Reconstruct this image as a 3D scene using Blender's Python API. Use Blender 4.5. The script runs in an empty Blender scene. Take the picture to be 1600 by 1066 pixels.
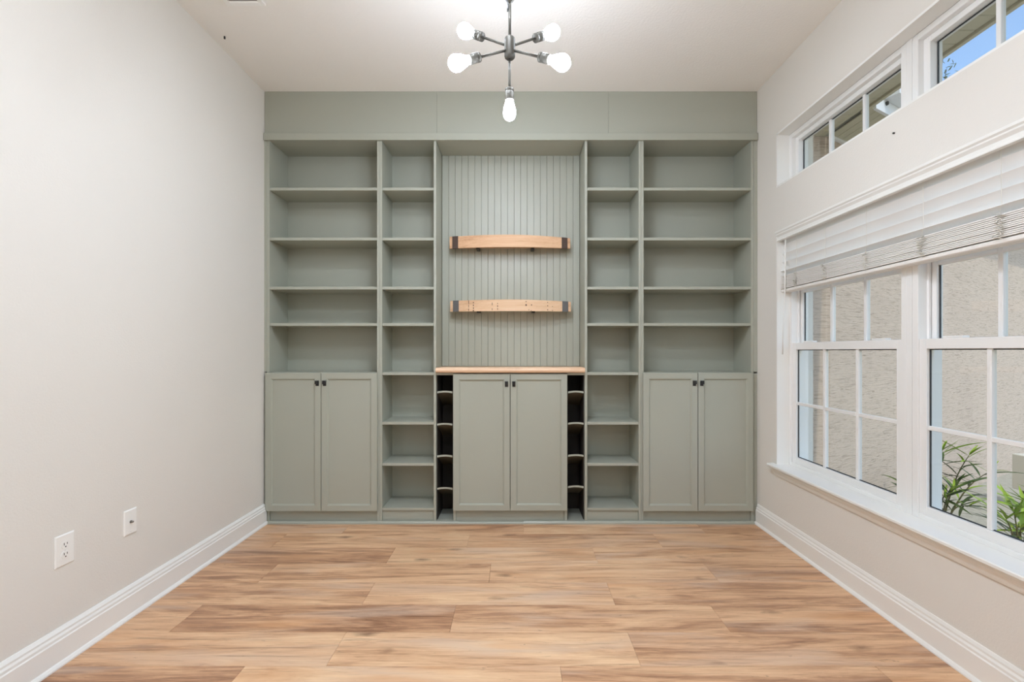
import bpy, bmesh, math, random
from mathutils import Vector, Matrix

# ------------------------------------------------------------------ camera
SC = bpy.context.scene
COL = SC.collection
F_PX = 720.0
cam_d = bpy.data.cameras.new('camera')
cam_d.sensor_width = 36.0
cam_d.lens = 36.0 * F_PX / 1600.0
cam_d.shift_x = -7.0 / 1600.0
cam_d.shift_y = 16.0 / 1600.0
cam_d.clip_start = 0.02
cam = bpy.data.objects.new('camera', cam_d)
COL.objects.link(cam)
cam.location = (0, 0, 1.22)
cam.rotation_euler = (math.pi / 2, 0, 0)
SC.camera = cam

# ------------------------------------------------------------------ world / light levels / exposure
SKY_STRENGTH = 0.34
SUN = 1.9
BULB = 165.0
FILL_LIGHT = 390.0  # strength of the added ceiling fill lights
w = bpy.data.worlds.new('sky')
SC.world = w
w.use_nodes = True
nt = w.node_tree
nt.nodes.clear()
o_ = nt.nodes.new('ShaderNodeOutputWorld')
bg = nt.nodes.new('ShaderNodeBackground')
sky = nt.nodes.new('ShaderNodeTexSky')
sky.sky_type = 'NISHITA'
sky.sun_disc = False
sky.sun_elevation = math.radians(52)
sky.sun_rotation = math.radians(189)
sky.air_density = 1.0
sky.dust_density = 0.6
sky.ozone_density = 1.5
tc = nt.nodes.new('ShaderNodeTexCoord')
mp = nt.nodes.new('ShaderNodeMapping')
mp.inputs['Scale'].default_value = (1.2, 1.2, 4.0)
cl = nt.nodes.new('ShaderNodeTexNoise')
cl.inputs['Scale'].default_value = 2.2
cl.inputs['Detail'].default_value = 5
rp = nt.nodes.new('ShaderNodeValToRGB')
rp.color_ramp.elements[0].position = 0.48
rp.color_ramp.elements[0].color = (0, 0, 0, 1)
rp.color_ramp.elements[1].position = 0.78
rp.color_ramp.elements[1].color = (0.75, 0.75, 0.75, 1)
mx = nt.nodes.new('ShaderNodeMixRGB')
mx.inputs[2].default_value = (6.0, 6.2, 6.6, 1)
nt.links.new(tc.outputs['Generated'], mp.inputs[0])
nt.links.new(mp.outputs[0], cl.inputs['Vector'])
nt.links.new(cl.outputs['Fac'], rp.inputs[0])
nt.links.new(rp.outputs[0], mx.inputs[0])
nt.links.new(sky.outputs[0], mx.inputs[1])
nt.links.new(mx.outputs[0], bg.inputs['Color'])
bg.inputs['Strength'].default_value = SKY_STRENGTH
sun_d = bpy.data.lights.new('sun', 'SUN')
sun_d.energy = SUN
sun_d.angle = math.radians(0.6)
sun_d.color = (1.0, 0.93, 0.82)
sun = bpy.data.objects.new('sun', sun_d)
COL.objects.link(sun)
sun.rotation_euler = Vector((-0.03, 0.62, -0.80)).to_track_quat('-Z', 'Y').to_euler()
nt.links.new(bg.outputs[0], o_.inputs[0])

SC.view_settings.view_transform = 'Standard'
SC.view_settings.look = 'None'
SC.view_settings.gamma = 1.0
SC.view_settings.use_curve_mapping = False
SC.view_settings.exposure = -0.06
SC.cycles.max_bounces = 12
SC.cycles.diffuse_bounces = 6
SC.cycles.glossy_bounces = 4
SC.cycles.transparent_max_bounces = 16
SC.cycles.caustics_reflective = False
SC.cycles.caustics_refractive = False

# ------------------------------------------------------------------ helpers
R = random.Random(7)
ORIGIN = {}


def srgb(r, g, b):
    def f(c):
        c /= 255.0
        return c / 12.92 if c <= 0.04045 else ((c + 0.055) / 1.055) ** 2.4
    return (f(r), f(g), f(b), 1.0)


class MB:
    """collects shapes in world coordinates; build() links them as one mesh object"""

    def __init__(s):
        s.bm = bmesh.new()

    def box(s, x0, x1, y0, y1, z0, z1, bev=0.0):
        x0, x1 = min(x0, x1), max(x0, x1)
        y0, y1 = min(y0, y1), max(y0, y1)
        z0, z1 = min(z0, z1), max(z0, z1)
        b = bmesh.new()
        m = Matrix.Translation(((x0 + x1) / 2, (y0 + y1) / 2, (z0 + z1) / 2)) @ Matrix.Diagonal((x1 - x0, y1 - y0, z1 - z0, 1))
        bmesh.ops.create_cube(b, size=1.0, matrix=m)
        if bev > 0:
            bmesh.ops.bevel(b, geom=b.edges[:], offset=bev, segments=1, affect='EDGES')
        s._add(b)
        return s

    def _add(s, b, m=None):
        if m is not None:
            bmesh.ops.transform(b, matrix=m, verts=b.verts)
        mp_ = {v: s.bm.verts.new(v.co) for v in b.verts}
        for f in b.faces:
            nf = s.bm.faces.new([mp_[v] for v in f.verts])
            nf.smooth = f.smooth
        b.free()

    def pyd(s, verts, faces, smooth=False):
        vs = [s.bm.verts.new(v) for v in verts]
        for f in faces:
            try:
                nf = s.bm.faces.new([vs[i] for i in f])
                nf.smooth = smooth
            except ValueError:
                pass
        return s

    def cyl(s, p0, p1, r0, r1=None, n=16, smooth=True):
        r1 = r0 if r1 is None else r1
        return s.lathe(p0, p1, [(0, 0), (0, r0), (1, r1), (1, 0)], n, smooth, rel=True)

    def lathe(s, p0, p1, prof, n=20, smooth=True, rel=False):
        """profile of (along, radius) round the axis p0 -> p1; rel: along in 0..1"""
        p0, p1 = Vector(p0), Vector(p1)
        d = p1 - p0
        ln = d.length
        d.normalize()
        a = d.orthogonal().normalized()
        c = d.cross(a)
        rings = []
        for t, r in prof:
            base = p0 + d * (t * ln if rel else t)
            if r <= 1e-7:
                rings.append([s.bm.verts.new(base)])
            else:
                rings.append([s.bm.verts.new(base + (a * math.cos(2 * math.pi * i / n) + c * math.sin(2 * math.pi * i / n)) * r) for i in range(n)])
        for u, v in zip(rings, rings[1:]):
            for i in range(n):
                j = (i + 1) % n
                if len(u) == 1 and len(v) == 1:
                    continue
                if len(u) == 1:
                    f = s.bm.faces.new([u[0], v[i], v[j]])
                elif len(v) == 1:
                    f = s.bm.faces.new([u[i], v[0], u[j]])
                else:
                    f = s.bm.faces.new([u[i], v[i], v[j], u[j]])
                f.smooth = smooth
        return s

    def tube(s, pts, r, n=5):
        pts = [Vector(p) for p in pts]
        rings = []
        prev = None
        for i, p in enumerate(pts):
            t = (pts[min(i + 1, len(pts) - 1)] - pts[max(i - 1, 0)])
            if t.length < 1e-9:
                t = Vector((0, 0, 1))
            t.normalize()
            a = t.orthogonal().normalized() if prev is None else (prev - t * prev.dot(t)).normalized()
            prev = a
            c = t.cross(a)
            rr = r[i] if isinstance(r, (list, tuple)) else r
            rings.append([s.bm.verts.new(p + (a * math.cos(2 * math.pi * k / n) + c * math.sin(2 * math.pi * k / n)) * rr) for k in range(n)])
        for u, v in zip(rings, rings[1:]):
            for k in range(n):
                f = s.bm.faces.new([u[k], u[(k + 1) % n], v[(k + 1) % n], v[k]])
                f.smooth = True
        s.bm.faces.new(rings[0][::-1])
        s.bm.faces.new(rings[-1])
        return s

    def prism_y(s, prof, y0, y1):
        """closed (x, z) profile swept along Y"""
        n = len(prof)
        v = [(x, y0, z) for x, z in prof] + [(x, y1, z) for x, z in prof]
        f = [[i, (i + 1) % n, n + (i + 1) % n, n + i] for i in range(n)]
        f += [list(range(n))[::-1], list(range(n, 2 * n))]
        return s.pyd(v, f)

    def prism_x(s, prof, x0, x1):
        """closed (y, z) profile swept along X"""
        n = len(prof)
        v = [(x0, y, z) for y, z in prof] + [(x1, y, z) for y, z in prof]
        f = [[i, (i + 1) % n, n + (i + 1) % n, n + i] for i in range(n)]
        f += [list(range(n))[::-1], list(range(n, 2 * n))]
        return s.pyd(v, f)

    def poly_z(s, pts, z0, z1):
        """closed (x, y) outline extruded from z0 to z1"""
        n = len(pts)
        v = [(x, y, z0) for x, y in pts] + [(x, y, z1) for x, y in pts]
        f = [[i, (i + 1) % n, n + (i + 1) % n, n + i] for i in range(n)]
        f += [list(range(n))[::-1], list(range(n, 2 * n))]
        return s.pyd(v, f)

    def build(s, name, mat, parent=None, bevel=0.0):
        bmesh.ops.recalc_face_normals(s.bm, faces=s.bm.faces)
        org = ORIGIN.get(parent.name, Vector()) if parent else None
        if parent is None:
            xs = [v.co for v in s.bm.verts]
            lo = Vector((min(v.x for v in xs), min(v.y for v in xs), min(v.z for v in xs)))
            hi = Vector((max(v.x for v in xs), max(v.y for v in xs), max(v.z for v in xs)))
            org = Vector(((lo.x + hi.x) / 2, (lo.y + hi.y) / 2, lo.z))
        bmesh.ops.translate(s.bm, vec=-org, verts=s.bm.verts)
        me = bpy.data.meshes.new(name)
        s.bm.to_mesh(me)
        s.bm.free()
        me.materials.append(mat)
        o = bpy.data.objects.new(name, me)
        COL.objects.link(o)
        if parent:
            o.parent = parent
        else:
            o.location = org
        ORIGIN[o.name] = org
        return o


def tag(o, label=None, cat=None, group=None, kind=None):
    if label:
        o['label'] = label
    if cat:
        o['category'] = cat
    if group:
        o['group'] = group
    if kind:
        o['kind'] = kind
    return o


def thing(name, loc, label, cat, group=None):
    o = bpy.data.objects.new(name, None)
    COL.objects.link(o)
    o.empty_display_size = 0.1
    o.location = loc
    ORIGIN[o.name] = Vector(loc)
    return tag(o, label, cat, group)


def B(x0, x1, y0, y1, z0, z1, bev=0.0):
    return MB().box(x0, x1, y0, y1, z0, z1, bev)


# ------------------------------------------------------------------ materials
def new_mat(name):
    m = bpy.data.materials.new(name)
    m.use_nodes = True
    t = m.node_tree
    return m, t, t.nodes['Principled BSDF']


def N(t, kind, **kw):
    n = t.nodes.new(kind)
    for k, v in kw.items():
        if k in n.inputs:
            n.inputs[k].default_value = v
        else:
            setattr(n, k, v)
    return n


def plain(name, col, rough=0.5, metal=0.0, var=0.0, vscale=6.0, bump=0.0, bscale=200.0, spec=0.5):
    m, t, p = new_mat(name)
    p.inputs['Base Color'].default_value = col
    p.inputs['Roughness'].default_value = rough
    p.inputs['Metallic'].default_value = metal
    p.inputs['Specular IOR Level'].default_value = spec
    tcn = N(t, 'ShaderNodeTexCoord')
    if var > 0:
        nz = N(t, 'ShaderNodeTexNoise', Scale=vscale, Detail=4.0)
        mxn = N(t, 'ShaderNodeMixRGB', blend_type='MIX')
        mxn.inputs[1].default_value = tuple(c * (1 - var) for c in col[:3]) + (1,)
        mxn.inputs[2].default_value = tuple(min(1, c * (1 + var)) for c in col[:3]) + (1,)
        t.links.new(tcn.outputs['Object'], nz.inputs['Vector'])
        t.links.new(nz.outputs['Fac'], mxn.inputs[0])
        t.links.new(mxn.outputs[0], p.inputs['Base Color'])
    if bump > 0:
        nb = N(t, 'ShaderNodeTexNoise', Scale=bscale, Detail=3.0)
        bn = N(t, 'ShaderNodeBump', Strength=bump, Distance=0.002)
        t.links.new(tcn.outputs['Object'], nb.inputs['Vector'])
        t.links.new(nb.outputs['Fac'], bn.inputs['Height'])
        t.links.new(bn.outputs[0], p.inputs['Normal'])
    return m


def wood(name, dark, mid, light, stretch=(1.2, 16, 16), rough=0.5, per_object=False, coarse=1.0, knots=True, dark_amt=0.5, spec=0.5):
    """procedural wood, grain along X"""
    m, t, p = new_mat(name)
    p.inputs['Roughness'].default_value = rough
    p.inputs['Specular IOR Level'].default_value = spec
    tcn = N(t, 'ShaderNodeTexCoord')
    vec = tcn.outputs['Object']
    if per_object:
        oi = N(t, 'ShaderNodeObjectInfo')
        mul = N(t, 'ShaderNodeMath', operation='MULTIPLY')
        mul.inputs[1].default_value = 57.0
        cx = N(t, 'ShaderNodeCombineXYZ')
        ad = N(t, 'ShaderNodeVectorMath', operation='ADD')
        t.links.new(oi.outputs['Random'], mul.inputs[0])
        for i in range(3):
            t.links.new(mul.outputs[0], cx.inputs[i])
        t.links.new(vec, ad.inputs[0])
        t.links.new(cx.outputs[0], ad.inputs[1])
        vec = ad.outputs[0]
    mpn = N(t, 'ShaderNodeMapping')
    mpn.inputs['Scale'].default_value = stretch
    t.links.new(vec, mpn.inputs[0])
    n1 = N(t, 'ShaderNodeTexNoise', Scale=coarse, Detail=5.0, Roughness=0.6, Distortion=0.6)
    t.links.new(mpn.outputs[0], n1.inputs['Vector'])
    mp2 = N(t, 'ShaderNodeMapping')
    mp2.inputs['Scale'].default_value = (stretch[0] * 2.6, stretch[1] * 7, stretch[2] * 7)
    t.links.new(vec, mp2.inputs[0])
    n2 = N(t, 'ShaderNodeTexNoise', Scale=coarse, Detail=6.0, Roughness=0.7)
    t.links.new(mp2.outputs[0], n2.inputs['Vector'])
    r1 = N(t, 'ShaderNodeValToRGB')
    e = r1.color_ramp.elements
    e[0].position, e[0].color = 0.28, dark
    e[1].position, e[1].color = 0.72, light
    em = e.new(0.48)
    em.color = mid
    sm = N(t, 'ShaderNodeMixRGB', blend_type='MIX')
    sm.inputs[0].default_value = 0.35
    t.links.new(n1.outputs['Fac'], sm.inputs[1])
    t.links.new(n2.outputs['Fac'], sm.inputs[2])
    src = sm.outputs[0]
    if per_object:
        at = N(t, 'ShaderNodeAttribute', attribute_type='OBJECT', attribute_name='tone')
        sub = N(t, 'ShaderNodeMath', operation='SUBTRACT')
        sub.inputs[1].default_value = 0.55
        t.links.new(at.outputs['Fac'], sub.inputs[0])
        mu = N(t, 'ShaderNodeMath', operation='MULTIPLY')
        mu.inputs[1].default_value = 0.34
        t.links.new(sub.outputs[0], mu.inputs[0])
        ad2 = N(t, 'ShaderNodeMath', operation='ADD')
        t.links.new(src, ad2.inputs[0])
        t.links.new(mu.outputs[0], ad2.inputs[1])
        src = ad2.outputs[0]
    t.links.new(src, r1.inputs[0])
    out = r1.outputs[0]
    if knots:
        mk = N(t, 'ShaderNodeMapping')
        mk.inputs['Scale'].default_value = (2.3, 7.5, 7.5)
        t.links.new(vec, mk.inputs[0])
        nd = N(t, 'ShaderNodeTexNoise', Scale=3.0, Detail=3.0)
        t.links.new(mk.outputs[0], nd.inputs['Vector'])
        dm = N(t, 'ShaderNodeMixRGB', blend_type='MIX')
        dm.inputs[0].default_value = 0.22
        t.links.new(mk.outputs[0], dm.inputs[1])
        t.links.new(nd.outputs['Color'], dm.inputs[2])
        vo = N(t, 'ShaderNodeTexVoronoi', Scale=1.15)
        t.links.new(dm.outputs[0], vo.inputs['Vector'])
        rk = N(t, 'ShaderNodeValToRGB')
        rk.color_ramp.elements[0].position = 0.03
        rk.color_ramp.elements[0].color = (1, 1, 1, 1)
        rk.color_ramp.elements[1].position = 0.16
        rk.color_ramp.elements[1].color = (0, 0, 0, 1)
        t.links.new(vo.outputs['Distance'], rk.inputs[0])
        km = N(t, 'ShaderNodeMath', operation='MULTIPLY')
        km.inputs[1].default_value = dark_amt
        t.links.new(rk.outputs[0], km.inputs[0])
        mxk = N(t, 'ShaderNodeMixRGB', blend_type='MIX')
        mxk.inputs[2].default_value = tuple(c * 0.55 for c in dark[:3]) + (1,)
        t.links.new(km.outputs[0], mxk.inputs[0])
        t.links.new(out, mxk.inputs[1])
        out = mxk.outputs[0]
    t.links.new(out, p.inputs['Base Color'])
    bn = N(t, 'ShaderNodeBump', Strength=0.08, Distance=0.001)
    t.links.new(n2.outputs['Fac'], bn.inputs['Height'])
    t.links.new(bn.outputs[0], p.inputs['Normal'])
    return m


def floor_wood(name, per_object):
    """rustic oak plank: streaky grain along X, cathedral bands, pale and grey wash, knots and dark checks"""
    m, t, p = new_mat(name)
    p.inputs['Specular IOR Level'].default_value = 0.35
    L = t.links.new
    tcn = N(t, 'ShaderNodeTexCoord')
    vec = tcn.outputs['Object']
    if per_object:
        oi = N(t, 'ShaderNodeObjectInfo')
        sc1 = N(t, 'ShaderNodeVectorMath', operation='SCALE')
        sc1.inputs[0].default_value = (61.0, 37.0, 17.0)
        L(oi.outputs['Random'], sc1.inputs['Scale'])
        ad = N(t, 'ShaderNodeVectorMath', operation='ADD')
        L(vec, ad.inputs[0])
        L(sc1.outputs[0], ad.inputs[1])
        vec = ad.outputs[0]

    def noise(scale, detail, rough, dist=0.0):
        mpn = N(t, 'ShaderNodeMapping')
        mpn.inputs['Scale'].default_value = scale
        L(vec, mpn.inputs[0])
        n = N(t, 'ShaderNodeTexNoise', Scale=1.0, Detail=detail, Roughness=rough, Distortion=dist)
        L(mpn.outputs[0], n.inputs['Vector'])
        return n.outputs['Fac']

    def ramp(src, stops):
        r = N(t, 'ShaderNodeValToRGB')
        e = r.color_ramp.elements
        e[0].position, e[0].color = stops[0]
        e[1].position, e[1].color = stops[-1]
        for pos, c in stops[1:-1]:
            k = e.new(pos)
            k.color = c
        L(src, r.inputs[0])
        return r.outputs[0]

    def mix(fac, c1, c2, mode='MIX'):
        x = N(t, 'ShaderNodeMixRGB', blend_type=mode)
        for i, v in ((0, fac), (1, c1), (2, c2)):
            if isinstance(v, (tuple, float)):
                x.inputs[i].default_value = v
            else:
                L(v, x.inputs[i])
        return x.outputs[0]

    k0, k1 = (0, 0, 0, 1), (1, 1, 1, 1)
    broad = noise((1.5, 13, 13), 5.0, 0.62, 1.0)
    fine = noise((5.0, 105, 105), 6.0, 0.78, 0.4)
    g = mix(0.40, broad, fine)
    if per_object:
        at = N(t, 'ShaderNodeAttribute', attribute_type='OBJECT', attribute_name='tone')
        ma = N(t, 'ShaderNodeMath', operation='MULTIPLY_ADD')
        ma.inputs[1].default_value = 0.20
        ma.inputs[2].default_value = -0.11
        L(at.outputs['Fac'], ma.inputs[0])
        a2 = N(t, 'ShaderNodeMath', operation='ADD')
        L(g, a2.inputs[0])
        L(ma.outputs[0], a2.inputs[1])
        g = a2.outputs[0]
    col = ramp(g, [(0.34, srgb(140, 101, 76)), (0.44, srgb(190, 146, 112)), (0.52, srgb(217, 175, 137)), (0.66, srgb(238, 203, 163))])
    wash = ramp(noise((1.1, 7, 7), 3.0, 0.5, 0.8), [(0.52, k0), (0.72, (0.62, 0.62, 0.62, 1))])
    col = mix(wash, col, srgb(214, 188, 166))
    warm = ramp(noise((1.4, 9, 9), 2.0, 0.5), [(0.58, k0), (0.74, (0.5, 0.5, 0.5, 1))])
    col = mix(warm, col, srgb(214, 158, 110))
    streak = ramp(noise((1.9, 40, 40), 5.0, 0.65, 1.2), [(0.56, k0), (0.70, (0.55, 0.55, 0.55, 1))])
    col = mix(streak, col, srgb(146, 108, 84))
    check = ramp(noise((6.0, 46, 46), 4.0, 0.65, 2.2), [(0.66, k0), (0.71, (0.6, 0.6, 0.6, 1))])
    col = mix(check, col, srgb(112, 86, 72))
    # knots
    mk = N(t, 'ShaderNodeMapping')
    mk.inputs['Scale'].default_value = (3.0, 7.0, 7.0)
    L(vec, mk.inputs[0])
    nd = N(t, 'ShaderNodeTexNoise', Scale=4.0, Detail=4.0)
    L(mk.outputs[0], nd.inputs['Vector'])
    vo = N(t, 'ShaderNodeTexVoronoi', Scale=1.0)
    L(mix(0.20, mk.outputs[0], nd.outputs['Color']), vo.inputs['Vector'])
    kn = ramp(vo.outputs['Distance'], [(0.02, (0.75, 0.75, 0.75, 1)), (0.06, (0.45, 0.45, 0.45, 1)), (0.15, k0)])
    col = mix(kn, col, srgb(112, 78, 58))
    L(col, p.inputs['Base Color'])
    rg_ = ramp(fine, [(0.3, (0.34, 0.34, 0.34, 1)), (0.7, (0.46, 0.46, 0.46, 1))])
    L(rg_, p.inputs['Roughness'])
    bn_ = N(t, 'ShaderNodeBump', Strength=0.10, Distance=0.001)
    L(fine, bn_.inputs['Height'])
    L(bn_.outputs[0], p.inputs['Normal'])
    return m


M_WALL = plain('wall_paint', srgb(228, 225, 218), 0.85, var=0.012, vscale=3, bump=0.35, bscale=130, spec=0.25)
M_CEIL = plain('ceiling_paint', srgb(243, 241, 236), 0.9, var=0.012, vscale=3, bump=0.8, bscale=75, spec=0.2)
M_TRIM = plain('white_trim', srgb(240, 240, 236), 0.35, var=0.006)
M_VINYL = plain('white_vinyl', srgb(240, 240, 238), 0.3)
M_GREEN = plain('sage_green_paint', srgb(168, 171, 158), 0.38, var=0.02, vscale=4, bump=0.12, bscale=120)
M_FLOOR = floor_wood('plank_wood', True)
M_BASE = floor_wood('floor_wood', False)
M_COUNTER = wood('countertop_wood', srgb(196, 146, 112), srgb(236, 200, 166), srgb(246, 220, 192), (1.5, 30, 30), 0.45)
M_STAVE = wood('barrel_wood', srgb(176, 128, 92), srgb(214, 172, 134), srgb(226, 192, 154), (2.0, 40, 40), 0.6, dark_amt=0.4)
M_STAVE_LOW = wood('barrel_wood_pale', srgb(184, 140, 104), srgb(220, 184, 147), srgb(230, 202, 170), (2.0, 40, 40), 0.6, dark_amt=0.4)
M_BAND = plain('rusty_band', srgb(88, 72, 64), 0.6, 0.4, var=0.35, vscale=60)
M_BAND2 = plain('grey_band', srgb(108, 108, 108), 0.5, 0.5, var=0.2, vscale=60)
M_BURN = plain('burn_mark', srgb(70, 50, 40), 0.8, var=0.2)
M_DARK = plain('dark_stained_board', srgb(52, 46, 40), 0.7, var=0.25, vscale=20)
M_RACK = plain('rack_stave', srgb(92, 86, 70), 0.7, var=0.15, vscale=20)
M_BLACK = plain('black_metal', srgb(40, 41, 42), 0.4, 0.3, var=0.05)
M_GUN = plain('gunmetal', srgb(74, 71, 64), 0.5, 0.35, var=0.05, spec=0.3)
M_STEEL = plain('steel', srgb(150, 148, 144), 0.35, 0.9, var=0.05)
M_PIN = plain('pin_metal', srgb(200, 200, 195), 0.3, 0.6, var=0.03)
M_PLATE = plain('plate_plastic', srgb(244, 244, 240), 0.35, var=0.005)
M_SLOT = plain('slot_dark', srgb(70, 68, 64), 0.6, var=0.05)
M_GASKET = plain('gasket_rubber', srgb(45, 52, 56), 0.6, var=0.05)
M_CORD = plain('cord_beige', srgb(232, 229, 218), 0.8, var=0.05)
M_STACK = plain('slat_stack_white', srgb(238, 235, 230), 0.5, var=0.01)
M_SOFFIT = plain('soffit_vinyl', srgb(200, 194, 168), 0.6, var=0.02)
M_FASCIA = plain('fascia_white', srgb(238, 238, 240), 0.5, var=0.01)
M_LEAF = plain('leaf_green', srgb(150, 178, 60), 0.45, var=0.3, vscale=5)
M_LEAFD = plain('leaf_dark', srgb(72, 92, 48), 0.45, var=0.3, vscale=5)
M_STEM = plain('stem_brown', srgb(96, 92, 56), 0.7, var=0.2)
M_BARK = plain('bark', srgb(86, 74, 62), 0.9, var=0.25, vscale=10)
M_MULCH = plain('ground_mulch', srgb(176, 172, 158), 0.95, var=0.3, vscale=30, bump=1.0, bscale=60)
M_BOX = plain('pale_box', srgb(222, 220, 208), 0.5, var=0.02)

# slats let some daylight through
M_SLAT, t, p = new_mat('blind_slat')
p.inputs['Base Color'].default_value = srgb(250, 250, 248)
p.inputs['Roughness'].default_value = 0.4
tr = N(t, 'ShaderNodeBsdfTranslucent')
tr.inputs['Color'].default_value = (0.9, 0.9, 0.88, 1)
ms = N(t, 'ShaderNodeMixShader')
ms.inputs[0].default_value = 0.15
t.links.new(p.outputs[0], ms.inputs[1])
t.links.new(tr.outputs[0], ms.inputs[2])
t.links.new(ms.outputs[0], t.nodes['Material Output'].inputs[0])

# thin window glass
M_GLASS, t, p = new_mat('window_glass')
t.nodes.remove(p)
tp = N(t, 'ShaderNodeBsdfTransparent')
tp.inputs[0].default_value = (0.94, 0.96, 0.95, 1)
gl = N(t, 'ShaderNodeBsdfGlossy', Roughness=0.02)
fr = N(t, 'ShaderNodeFresnel')
geo = N(t, 'ShaderNodeNewGeometry')
mr = N(t, 'ShaderNodeMapRange')
mr.inputs['To Min'].default_value = 1.45
mr.inputs['To Max'].default_value = 1 / 1.45
t.links.new(geo.outputs['Backfacing'], mr.inputs['Value'])
t.links.new(mr.outputs[0], fr.inputs['IOR'])
ms = N(t, 'ShaderNodeMixShader')
t.links.new(fr.outputs[0], ms.inputs[0])
t.links.new(tp.outputs[0], ms.inputs[1])
t.links.new(gl.outputs[0], ms.inputs[2])
t.links.new(ms.outputs[0], t.nodes['Material Output'].inputs[0])

M_BULB, t, p = new_mat('lit_bulb')
p.inputs['Base Color'].default_value = (1, 1, 1, 1)
p.inputs['Emission Color'].default_value = (0.855, 0.94, 1.08, 1)
p.inputs['Emission Strength'].default_value = BULB
M_FILL, t, p = new_mat('fill_light_glow')
p.inputs['Emission Color'].default_value = (0.855, 0.94, 1.08, 1)
p.inputs['Emission Strength'].default_value = FILL_LIGHT

# raked stucco
M_STUCCO, t, p = new_mat('raked_stucco')
p.inputs['Roughness'].default_value = 0.9
tcn = N(t, 'ShaderNodeTexCoord')
mpn = N(t, 'ShaderNodeMapping')
mpn.inputs['Scale'].default_value = (9, 9, 105)
t.links.new(tcn.outputs['Object'], mpn.inputs[0])
nz = N(t, 'ShaderNodeTexNoise', Scale=1.0, Detail=6.0, Roughness=0.7, Distortion=0.8)
t.links.new(mpn.outputs[0], nz.inputs['Vector'])
rr = N(t, 'ShaderNodeValToRGB')
rr.color_ramp.elements[0].position = 0.28
rr.color_ramp.elements[0].color = srgb(146, 130, 114)
rr.color_ramp.elements[1].position = 0.5
rr.color_ramp.elements[1].color = srgb(208, 190, 174)
t.links.new(nz.outputs['Fac'], rr.inputs[0])
t.links.new(rr.outputs[0], p.inputs['Base Color'])
bn = N(t, 'ShaderNodeBump', Strength=0.7, Distance=0.01)
t.links.new(nz.outputs['Fac'], bn.inputs['Height'])
t.links.new(bn.outputs[0], p.inputs['Normal'])

# ------------------------------------------------------------------ room shell
XL, XR, XO = -1.79, 1.71, 1.95        # inner left wall, inner right wall, outer face of right wall
YB, YF, ZC = 3.56, -2.6, 3.065        # back wall, rear wall, ceiling
S = 'structure'

fl = B(XL, XO, YF, YB, -0.12, -0.008).build('floor', M_BASE)
tag(fl, 'wide warm brown oak plank floor across the whole room', kind=S)
rear = B(XL + 0.001, XR - 0.001, YF + 0.001, 0.706, -0.008, 0.0).build('floor_underlay', M_BASE, fl)

rows = {
    -1: (0.169, {-2: .30, -1: .92, 0: .48, 1: .62}),
    0: (0.482, {-2: .72, -1: .85, 0: .42, 1: .5}),
    1: (-0.29, {-2: .50, -1: .12, 0: .56, 1: .42}),
    2: (-0.745, {-2: .45, -1: .42, 0: .66, 1: .52, 2: .4}),
    3: (-0.146, {-2: .36, -1: .60, 0: .70, 1: .34}),
    4: (0.470, {-3: .3, -2: .24, -1: .86, 0: .66, 1: .4}),
    5: (-0.31, {-2: .34, -1: .72, 0: .58, 1: .5}),
    6: (0.05, {-2: .5, -1: .5, 0: .6, 1: .4}),
}
for k in range(-5, 7):
    y0 = 1.785 + 0.2155 * k
    y1 = y0 + 0.2155
    j, tones = rows.get(k, (R.uniform(-0.6, 0.6), {}))
    for n in range(-4, 4):
        a, b = j + 1.22 * n, j + 1.22 * (n + 1)
        a2, b2 = max(a, XL + .001), min(b, XR - .001)
        if b2 - a2 < 0.02:
            continue
        pl = B(a2 + .0004, b2 - .0004, y0 + .0004, y1 - .0004, -0.008, 0.0, 0.0007).build('plank', M_FLOOR, fl)
        pl['tone'] = float(tones.get(n, R.uniform(.35, .75)))

tag(B(XL - 0.15, XL, YF - .15, YB + .15, -0.12, ZC).build('wall_left', M_WALL), 'pale warm grey painted wall with the two cover plates', kind=S)
tag(B(XL, XO, YB, YB + .15, -0.12, ZC).build('wall_back', M_WALL), 'wall behind the green built-in bookcases', kind=S)
tag(B(XL, XO, YF - .15, YF, -0.12, ZC).build('wall_rear', M_WALL), 'plain wall behind the viewer', kind=S)
tag(B(XL - .15, XO, YF - .15, YB + .15, ZC, ZC + .2).build('ceiling', M_CEIL), 'flat pale textured ceiling above the bookcases', kind=S)

OY0, OY1 = 1.17, 3.03                 # window openings along Y
ZS, ZH, ZT0, ZT1 = 0.46, 2.005, 2.295, 2.65
RW0, RW1 = -1.9, 0.3                  # unseen window added on the same wall for more daylight
wr = MB()
wr.box(XR, XO, OY1, YB, -0.12, ZC)
wr.box(XR, XO, OY0, OY1, -0.12, ZS)
wr.box(XR, XO, OY0, OY1, ZH, ZT0)
wr.box(XR, XO, OY0, OY1, ZT1, ZC)
wr.box(XR, XO, RW1, OY0, -0.12, ZC)
wr.box(XR, XO, RW0, RW1, -0.12, 0.3)
wr.box(XR, XO, RW0, RW1, 2.65, ZC)
wr.box(XR, XO, YF, RW0, -0.12, ZC)
tag(wr.build('wall_right', M_WALL), 'grey-beige painted wall holding the white windows', kind=S)

# baseboards
def base_prof(x, sgn, th):
    return [(x, 0), (x + sgn * (th + .012), 0), (x + sgn * (th + .012), .006), (x + sgn * (th + .006), .014), (x + sgn * th, .018),
            (x + sgn * th, .098), (x + sgn * (th - .004), .102), (x + sgn * (th - .004), .112), (x + sgn * (th - .009), .120),
            (x + sgn * (th - .009), .128), (x + sgn * .004, .140), (x, .140)]

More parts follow.
